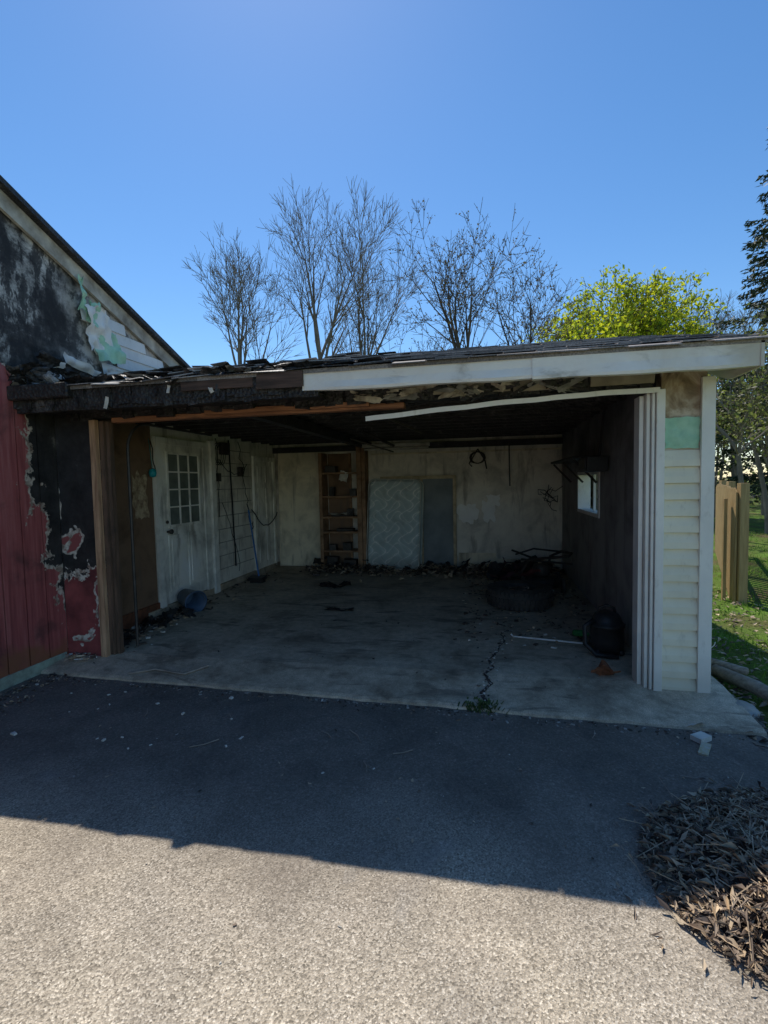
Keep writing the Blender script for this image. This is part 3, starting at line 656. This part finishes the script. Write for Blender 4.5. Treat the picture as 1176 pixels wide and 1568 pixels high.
st.obj("fallen_twigs",GREYW)
wd=Acc()
for k in range(150):
    x=rnd.gauss(-.02,.07);y=3.49+rnd.gauss(0,.025); a=rnd.uniform(0,6.28); h=rnd.uniform(.02,.06)
    b=Vector((x,y,GZ)); t=b+Vector((math.cos(a)*h*.8,math.sin(a)*h*.8,h)); s_=Vector((-math.sin(a),math.cos(a),0))*.006
    wd.add([b-s_,b+s_,t+s_*1.4,t-s_*.5],[(0,1,2,3)])
wd.obj("weeds",mk_leaf("weed_green",(.12,.17,.05),(.07,.10,.035),.2))

lp=Acc()
def mound(x,y): 
    d=math.hypot((x-1.5)/.82,(y-2.12)/.62); return max(0,.15*(1-d*d))*(1+.5*mnoise.noise(Vector((x*4,y*4,0)))) if d<1 else 0
V=[];F=[];n=26
for j in range(n+1):
    for i in range(n+1):
        x=.68+1.65*i/n; y=1.45+1.35*j/n; V.append((x,y,GZ-.02+mound(x,y)*.9+.012*mnoise.noise(Vector((x*9,y*9,0)))))
for j in range(n):
    for i in range(n): k=j*(n+1)+i; F.append((k,k+1,k+n+2,k+n+1))
lp.add(V,F,2)
for k in range(13000):
    a=rnd.uniform(0,6.28); r_=math.sqrt(rnd.random())*1.05 if k%8 else abs(rnd.gauss(0,.72))
    if r_>1.25: continue
    x=1.5+.82*r_*math.cos(a); y=2.12+.62*r_*math.sin(a)
    leaf(lp,(x,y,GZ+.004+mound(x,y)+rnd.uniform(0,.03)),rnd.choice([.03,.04,.06]),rnd.choice([0,0,0,1,1,2]),.55,(.10,.38))
for k in range(1700):
    x=rnd.uniform(1.1,2.6); y=rnd.uniform(.2,2.2)
    if x>1.2+.16*abs(y-1.9)+abs(rnd.gauss(0,.12)): leaf(lp,(x,y,GZ+.006+rnd.uniform(0,.02)),.045,rnd.choice([0,1,1,1]),.4,(.1,.4))
for k in range(1600):
    a=rnd.uniform(0,3.14); x=rnd.gauss(1.52,.31);y=rnd.gauss(2.07,.27); l=rnd.uniform(.05,.18); z=GZ+mound(x,y)+.015
    if math.hypot((x-1.5)/.82,(y-2.12)/.62)>1.1: continue
    lp.tube([(x,y,z),(x+l*math.cos(a),y+l*math.sin(a),GZ+mound(x+l*math.cos(a),y+l*math.sin(a))+.02+rnd.uniform(0,.03))],.0022,3,rnd.choice([0,1,1]))
lp.obj("leaf_pile",[L1,L2,L3])
gl=Acc()
for k in range(2600):
    x=rnd.uniform(1.62,3.4) if k%2 else 1.6+abs(rnd.gauss(0,.3)); y=rnd.uniform(2.6,8.5)
    leaf(gl,(x,y,-.085+rnd.uniform(0,.02)),.055,rnd.choice([0,0,1,2]),.5)
for k in range(60): leaf(gl,(rnd.uniform(-3.6,1.3),rnd.uniform(2,3.4),GZ+.006),.025,rnd.choice([0,1,2]),.3)
for k in range(260):
    x=-3.8+abs(rnd.gauss(0,.15)); y=rnd.uniform(2.2,3.8); leaf(gl,(x,y,GZ+.008),.045,rnd.choice([0,1,2]),.5)
gl.obj("scattered_leaves",[L1,L2,L3])
lt=Acc(); R_=T(1.30,3.28,GZ+.003,0,0,35); lt.add([R_@Vector(v) for v in bv(-.05,.05,-.035,.035,0,.03)],BF,0); R_=T(1.27,3.15,GZ+.008,8,0,-30); lt.add([R_@Vector(v) for v in bv(-.025,.025,-.06,.06,0,.012)],BF,1)
crumple(lt,T(1.33,3.42,GZ+.03,70,0,20),.1,.07,.02,5,5,0,2,.2); lt.obj("torn_carton_litter",[PAPER,simple("yellow_label",(.5,.4,.2),(.6,.58,.5),30)])

gr=Acc()
def gpatch(x,y): return mnoise.noise(Vector((x*.8,y*.8,0)))
for k in range(22000):
    y=3+rnd.random()**1.4*13; x=1.75+rnd.random()*(1.2+y*.55)
    if gpatch(x,y)<-.12 and rnd.random()<.8: continue
    if y<5 and x<2.1 and rnd.random()<.7: continue
    h=rnd.uniform(.03,.09); a=rnd.uniform(0,6.28); s_=Vector((math.cos(a),math.sin(a),0))*.006; b=Vector((x,y,-.10)); t=b+Vector((rnd.uniform(-.04,.04),rnd.uniform(-.04,.04),h))
    gr.add([b-s_,b+s_,t],[(0,1,2)])
gr.obj("grass",GRS)
a_=Acc(); a_.tube([(1.82,4.35,-.02),(1.95,4.0,-.01),(2.06,3.7,-.03)],[.05,.055,.045],10); a_.tube([(1.75,4.6,.0),(2.0,4.25,.02)],[.035,.03],8); a_.obj("rotten_log",GREYW,None,True)
bm=bmesh.new(); bmesh.ops.create_icosphere(bm,subdivisions=3,radius=.1)
for v in bm.verts: v.co*=1+.35*mnoise.noise(v.co*12); v.co.z*=.5
me=bpy.data.meshes.new("rock"); bm.to_mesh(me); me.materials.append(ROCK); o=bpy.data.objects.new("rock",me); o.location=(1.75,3.75,-.07); COL.objects.link(o)
a_=Acc(); a_.lathe([(.10,0),(.12,.22),(.13,.22),(.13,.24),(.115,.24),(.095,.02)],22,T(1.80,4.75,-.09),0,False); a_.tube([(1.80+.13*math.cos(t),4.62,.13-.08*math.sin(t)) for t in [i*math.pi/8 for i in range(9)]],.004,5); a_.obj("white_pail",WHITEM,None,True)

FN=empty("wooden_fence")
a_=Acc()
for k in range(30):
    y=7.05+k*.16; h=1.38+rnd.uniform(-.02,.02); x=3.15+k*.06
    V=[(x,y,-.08),(x+.02,y,-.08),(x+.02,y+.13,-.08),(x,y+.13,-.08),(x,y,h-.06),(x+.02,y,h-.06),(x+.02,y+.13,h-.06),(x,y+.13,h-.06),(x,y+.065,h),(x+.02,y+.065,h)]
    a_.add(V,[(0,3,2,1),(0,1,5,4),(1,2,6,5),(2,3,7,6),(3,0,4,7),(4,5,9,8),(6,7,8,9),(4,8,7),(5,6,9)])
for k in range(3): a_.box(3.18+k*.82,3.28+k*.82,7.0+k*2.2,7.1+k*2.2,-.1,1.45)
for z in (.3,1.05): a_.add([(3.215,7.11,z),(3.25,7.11,z),(4.99,11.8,z),(4.95,11.8,z),(3.215,7.11,z+.09),(3.25,7.11,z+.09),(4.99,11.8,z+.09),(4.95,11.8,z+.09)],BF)
a_.box(3.08,3.12,7.2,7.24,-.1,1.25)
a_.obj("pickets_posts_rails",FENW,FN)

# ------------------------------------------------------------------ red house
H=empty("red_house")
HX=-3.88
def rake(y): return 4.02-(y-3.51)*.372 if y>0 else 4.02+3.51*.372+y*.372
rw=Acc(); y=3.90
while y>-7:
    y0=y-.20; rw.box(HX-.10,HX,y0+.012,y,-.02,2.60); y=y0
rw.obj("red_siding_boards",RED,H)
box("wall_backing",HX-.15,HX-.014,-7,3.9,-.08,2.6,CHAR,H,0)
box("foundation_trim",HX-.05,HX+.012,-7,3.88,-.1,.02,simple("green_stained_trim",(.40,.50,.40),(.16,.14,.11),6),H)
V=[(HX-.02,-7,2.55),(HX-.02,7.4,2.4),(HX-.02,7.4,rake(7.4)),(HX-.02,0,rake(0)),(HX-.02,-7,rake(-7))]
mesh("gable_wall",V,[(0,1,2,3,4)],GAB,H).modifiers.new("s",'SOLIDIFY').thickness=.1
cp=Acc()
z=2.62
while z<3.7:
    yr=3.51+(4.02-.17-(z+.12))/.372; ys_=4.5+.4*mnoise.noise(Vector((z*3,0,2)))+.2*rnd.uniform(-1,1)
    if yr>ys_+.1:
        n=8
        V=[];F=[]
        for i in range(n+1):
            y=ys_+(yr-ys_)*i/n; m_=.02*max(0,1-i/3)*rnd.uniform(0,2)
            V+=[(HX+.006+m_,y,z-m_),(HX+.022+m_,y,z+.003-m_),(HX+.008,y,z+.12)]
        for i in range(n):
            for q in range(2): F.append((i*3+q,i*3+q+1,(i+1)*3+q+1,(i+1)*3+q))
        cp.add(V,F)
    z+=.12
cp.obj("gable_clapboards",WSIDE,H)
rf=Acc()
for (ya,yb) in ((0,7.6),(0,-7.6)):
    za,zb=rake(ya),rake(yb)
    V=[(HX+.03,ya,za-.17),(HX+.03,yb,zb-.17),(HX+.03,yb,zb-.02),(HX+.03,ya,za-.02)]; V=[(x-.03,y,z) for x,y,z in V]+V
    rf.add(V,[(0,1,2,3),(4,7,6,5),(0,4,5,1),(1,5,6,2),(2,6,7,3),(3,7,4,0)],1)
    V=[(HX+.10,ya,za-.02),(HX+.10,yb,zb-.02),(HX-7,yb,zb-.02),(HX-7,ya,za-.02)]; V=V+[(x,y,z+.05) for x,y,z in V]
    rf.add(V,BF,0)
rf.obj("roof_and_rake",[CHAR,simple("rake_paint",(.66,.62,.52),(.24,.21,.17),5)],H)
mesh("far_walls",[(HX-7,-7,-.1),(HX-7,7.4,-.1),(HX-7,7.4,2.6),(HX-7,0,5.2),(HX-7,-7,2.6),(HX-.1,-7,-.1),(HX-.1,-7,2.6),(HX-.1,7.4,-.1),(HX-.1,7.4,2.5)],[(0,1,2,3,4),(0,4,6,5),(1,7,8,2)],RED,H)
mv=Acc()
for (y,z,w_,h_,rx,rz,i) in ((4.45,3.17,.30,.42,5,90,0),(4.55,3.02,.28,.34,-20,70,1),(4.15,2.68,.5,.2,20,95,0),(4.0,2.64,.55,.16,30,80,2),(4.7,2.75,.4,.12,15,90,0),(4.25,3.45,.08,.3,5,90,1),(4.38,3.30,.16,.22,10,100,1),(3.9,2.55,.4,.2,40,60,2),(3.75,2.58,.5,.16,40,100,2),(3.6,2.52,.3,.2,30,60,2)):
    crumple(mv,T(HX+.06,y,z,rx,rnd.uniform(-15,15),rz),w_,h_,.07,12,10,i,y*7,.35)
mv.obj("melted_siding_sheets",[WSIDE,WRAP,CHAR],H,True)
cc=Acc()
for k in range(60):
    crumple(cc,T(HX+rnd.uniform(0,.35),rnd.uniform(3.5,4.3),2.44+rnd.uniform(-.06,.10),rnd.uniform(-60,60),rnd.uniform(-60,60),rnd.uniform(0,180)),rnd.uniform(.05,.3),rnd.uniform(.04,.15),.05,5,4,rnd.choice([0,0,0,1]),k,.4)
cc.obj("charred_corner_debris",[CHAR,simple("pale_ash",(.5,.48,.45),(.14,.14,.14),15)],H)
box("charred_eave_beam",-4.0,-3.3,3.45,3.9,2.30,2.42,CHAR,H,.01)

# ------------------------------------------------------------------ trees
def perp(d,rg):
    v=Vector((rg.uniform(-1,1),rg.uniform(-1,1),rg.uniform(-1,1))); v=v-d*v.dot(d)
    return v.normalized() if v.length>1e-4 else d.orthogonal().normalized()
def grow(acc,p,d,L,r,lev,mx,rg,cfg,tips):
    n=5 if lev<2 else 3
    P=[p.copy()];R=[r]; dd=d.copy(); r1=max(r*.4,cfg['rmin']*.7)
    kids=[]
    for s in range(n):
        dd=(dd+perp(dd,rg)*cfg['wob']*(.4 if lev==0 else 1)+Vector((0,0,cfg['up']))*(.5 if lev else .2)).normalized()
        p=p+dd*(L/n); t=(s+1)/n; P.append(p.copy()); R.append(r+(r1-r)*t*(.5 if lev==0 else 1))
        if lev<mx and (t>.25 if lev else t>.6):
            kids.append((p.copy(),dd.copy(),t,R[-1]))
    acc.tube(P,R,6 if lev==0 else (5 if lev==1 else 3),0,False)
    if lev>=mx-1: tips.extend(P[1:])
    if lev<mx:
        cnt=cfg['kids'][lev]; ph=rg.uniform(0,6.28)
        for c in range(cnt):
            kp,kd,t,kr=kids[min(len(kids)-1,int(rg.random()*len(kids)))] if c>1 else kids[-1]
            ang=rad(rg.uniform(*cfg['ang'][lev])); 
            e1=kd.orthogonal().normalized(); e2=kd.cross(e1); az=ph+c*2.4+rg.uniform(-.4,.4); q=e1*math.cos(az)+e2*math.sin(az)
            if c==0 and lev: ang*=.3
            nd=(kd*math.cos(ang)+q*math.sin(ang)).normalized()
            if nd.z<-.1: nd.z*=-.3
            grow(acc,kp,nd,L*cfg['len'][lev]*rg.uniform(.8,1.1),max(kr*rg.uniform(.5,.72),cfg['rmin']),lev+1,mx,rg,cfg,tips)
def tree(name,x,y,trunkH,r,seed,cfg,bark,leaves=None,lean=(0,0),acc=None,mx=4):
    rg=random.Random(seed); a=acc or Acc(); tips=[]
    grow(a,Vector((x,y,-.15)),Vector((lean[0],lean[1],1)).normalized(),trunkH,r,0,mx,rg,cfg,tips)
    if leaves:
        cnt,size,cl,mi=leaves
        for k in range(cnt):
            t=tips[int(rg.random()*len(tips))]; p=t+Vector((rg.gauss(0,cl),rg.gauss(0,cl),rg.gauss(0,cl)))
            v=Vector((rg.gauss(0,1),rg.gauss(0,1),rg.gauss(0,1))).normalized(); w=perp(v,rg); s=size*rg.uniform(.6,1.4)
            a.add([p-v*s,p+w*s*.6,p+v*s,p-w*s*.6],[(0,1,2,3)],rg.choice(mi))
    if acc is None: return a.obj(name,bark)
bare=dict(wob=.07,up=.10,kids=[6,8,6,5],ang=[(8,26),(18,36),(22,42),(20,45)],len=[.62,.45,.5,.6],rmin=.0065)
tree("bare_tree",-7.3,14.3,4.7,.11,3,bare,[BARK])
tree("bare_tree",-5.5,16.0,5.9,.13,5,bare,[BARK])
tree("bare_tree",-4.2,17.6,5.3,.12,8,bare,[BARK])
bud=dict(wob=.10,up=.06,kids=[5,7,6,4],ang=[(10,34),(22,44),(25,50),(25,55)],len=[.68,.47,.5,.5],rmin=.007)
tree("budding_tree",.1,15.0,4.6,.13,11,bud,[BARK2,BUD],(1900,.03,.03,[1]),(-.06,0))
tree("budding_tree",1.15,16.0,4.2,.11,14,bud,[BARK2,BUD],(1500,.03,.03,[1]),(.0,0))
tree("budding_tree",-1.7,15.6,3.2,.08,17,bud,[BARK2,BUD],(900,.03,.03,[1]),(-.1,0))
grn=dict(wob=.12,up=.04,kids=[8,8,6,4],ang=[(15,55),(25,55),(25,55),(25,55)],len=[.50,.5,.5,.5],rmin=.012)
tree("maple_tree",4.9,23.2,5.3,.2,31,grn,[BARK2,SPR,SPR2],(7500,.08,.12,[1,1,1,2]))
tree("maple_tree",6.7,23.8,5.6,.18,36,grn,[BARK2,SPR,SPR2],(8500,.08,.12,[1,1,1,2]))
tree("bare_tree",9.6,26.5,4.9,.15,41,bare,[BARK]); tree("bare_tree",11.6,26.0,4.9,.15,43,bare,[BARK])
tree("bare_tree",-15.5,18,4.6,.14,47,bare,[BARK])
wa=Acc(); rg=random.Random(99)
wc=dict(wob=.18,up=.05,kids=[6,5,4,3],ang=[(15,60),(25,60),(25,60),(25,60)],len=[.7,.55,.55,.5],rmin=.01)
for k in range(14):
    az=rad(rg.uniform(19,40)); Dd=rg.uniform(15,26); tree("w",math.sin(az)*Dd,math.cos(az)*Dd,rg.uniform(2.0,3.2),.07,200+k,wc,None,(1500,.05,.15,[1,1,2]),acc=wa,mx=3)
for k in range(16):
    az=rad(rg.uniform(12,70)); Dd=rg.uniform(32,46); tree("w",math.sin(az)*Dd,math.cos(az)*Dd,rg.uniform(3,4.2),.08,300+k,wc,None,(900,.12,.3,[1,2,2]),acc=wa,mx=3)
for k in range(16000):
    az=rad(rg.uniform(8,80)); Dd=rg.uniform(30,52); h=4.2*rg.random()**1.3*(1+.5*mnoise.noise(Vector((az*14,Dd*.1,0))))
    p_=Vector((math.sin(az)*Dd,math.cos(az)*Dd,h)); v_=Vector((rg.gauss(0,1),rg.gauss(0,1),rg.gauss(0,1))).normalized(); w_=perp(v_,rg); s_=rg.uniform(.08,.22)
    wa.add([p_-v_*s_,p_+w_*s_*.6,p_+v_*s_,p_-w_*s_*.6],[(0,1,2,3)],rg.choice([0,1,2,2]))
wa.obj("woodland",[BARK,mk_leaf("young_leaf",(.26,.30,.07),(.12,.14,.045),.4,1),mk_leaf("dull_leaf",(.12,.115,.06),(.07,.07,.035),.2,1)])
pa_=Acc(); rg=random.Random(5); px,py=9.4,17.8; HH=13.5
pa_.tube([(px,py,-.1),(px+.1,py,6),(px,py,HH)],[.2,.13,.02],8,0)
for k in range(170):
    z=1.5+(HH-1.7)*(k/170)**.95; a=rg.uniform(0,6.28); L=(.35+2.4*(1-z/HH)**.8)*rg.uniform(.6,1.15)
    P=[];dv=Vector((math.cos(a),math.sin(a),0))
    for s in range(6): t=s/5; P.append(Vector((px,py,z))+dv*L*t+Vector((0,0,-.28*L*t+.18*L*t*t)))
    pa_.tube(P,[.03*(1-s/6)+.005 for s in range(6)],4,0,False)
    side=dv.cross(Vector((0,0,1)))
    for q in range(int(70*L)+20):
        t=rg.random()**.7; idx=min(4,int(t*5)); c=P[idx].lerp(P[idx+1],t*5-idx)
        c=c+side*rg.gauss(0,.16*L*(1.1-t)+.03)+Vector((0,0,-abs(rg.gauss(0,.12))))
        v=(dv*rg.uniform(.2,1)+side*rg.uniform(-1,1)+Vector((0,0,rg.uniform(-.9,.1)))).normalized(); w=perp(v,rg); s=rg.uniform(.06,.13)
        pa_.add([c-v*s,c+w*s*.28,c+v*s,c-w*s*.28],[(0,1,2,3)],1)
pa_.obj("spruce_tree",[BARK2,NEED])

# ------------------------------------------------------------------ light, world, camera
SAZ,SEL=-24.0,56.0
sv=Vector((math.sin(rad(SAZ))*math.cos(rad(SEL)),math.cos(rad(SAZ))*math.cos(rad(SEL)),math.sin(rad(SEL))))
L=bpy.data.lights.new("sun",'SUN'); L.energy=5.0; L.angle=rad(.5); L.color=(1,.94,.84)
lo=bpy.data.objects.new("sun",L); COL.objects.link(lo); lo.rotation_euler=sv.to_track_quat('Z','Y').to_euler()
w=bpy.data.worlds.new("World"); sc.world=w; w.use_nodes=True
nt=w.node_tree; sk=nt.nodes.new("ShaderNodeTexSky"); sk.sky_type='NISHITA'; sk.sun_disc=False
sk.sun_elevation=rad(SEL); sk.sun_rotation=rad(SAZ); sk.air_density=1.0; sk.dust_density=.12; sk.ozone_density=2.8
hs=nt.nodes.new("ShaderNodeHueSaturation"); hs.inputs["Saturation"].default_value=1.22
nt.links.new(sk.outputs[0],hs.inputs["Color"]); nt.links.new(hs.outputs[0],nt.nodes["Background"].inputs[0]); nt.nodes["Background"].inputs[1].default_value=.15
a=rad(11.5);p=rad(3.4);r=rad(1.2)
Fv=Vector((-math.sin(a)*math.cos(p),math.cos(a)*math.cos(p),-math.sin(p)))
R0=Vector((math.cos(a),math.sin(a),0)); U0=R0.cross(Fv)
R=R0*math.cos(r)-U0*math.sin(r); U=U0*math.cos(r)+R0*math.sin(r)
cd_=bpy.data.cameras.new("camera"); co=bpy.data.objects.new("camera",cd_); COL.objects.link(co)
m3=Matrix((R,U,-Fv)).transposed(); co.matrix_world=Matrix.Translation((0,0,1.55))@m3.to_4x4()
cd_.sensor_fit='VERTICAL'; cd_.sensor_height=36; cd_.lens=755/1568*36; cd_.clip_end=600; cd_.clip_start=.05
sc.camera=co
sc.view_settings.view_transform='Standard'; sc.view_settings.look='None'; sc.view_settings.exposure=0
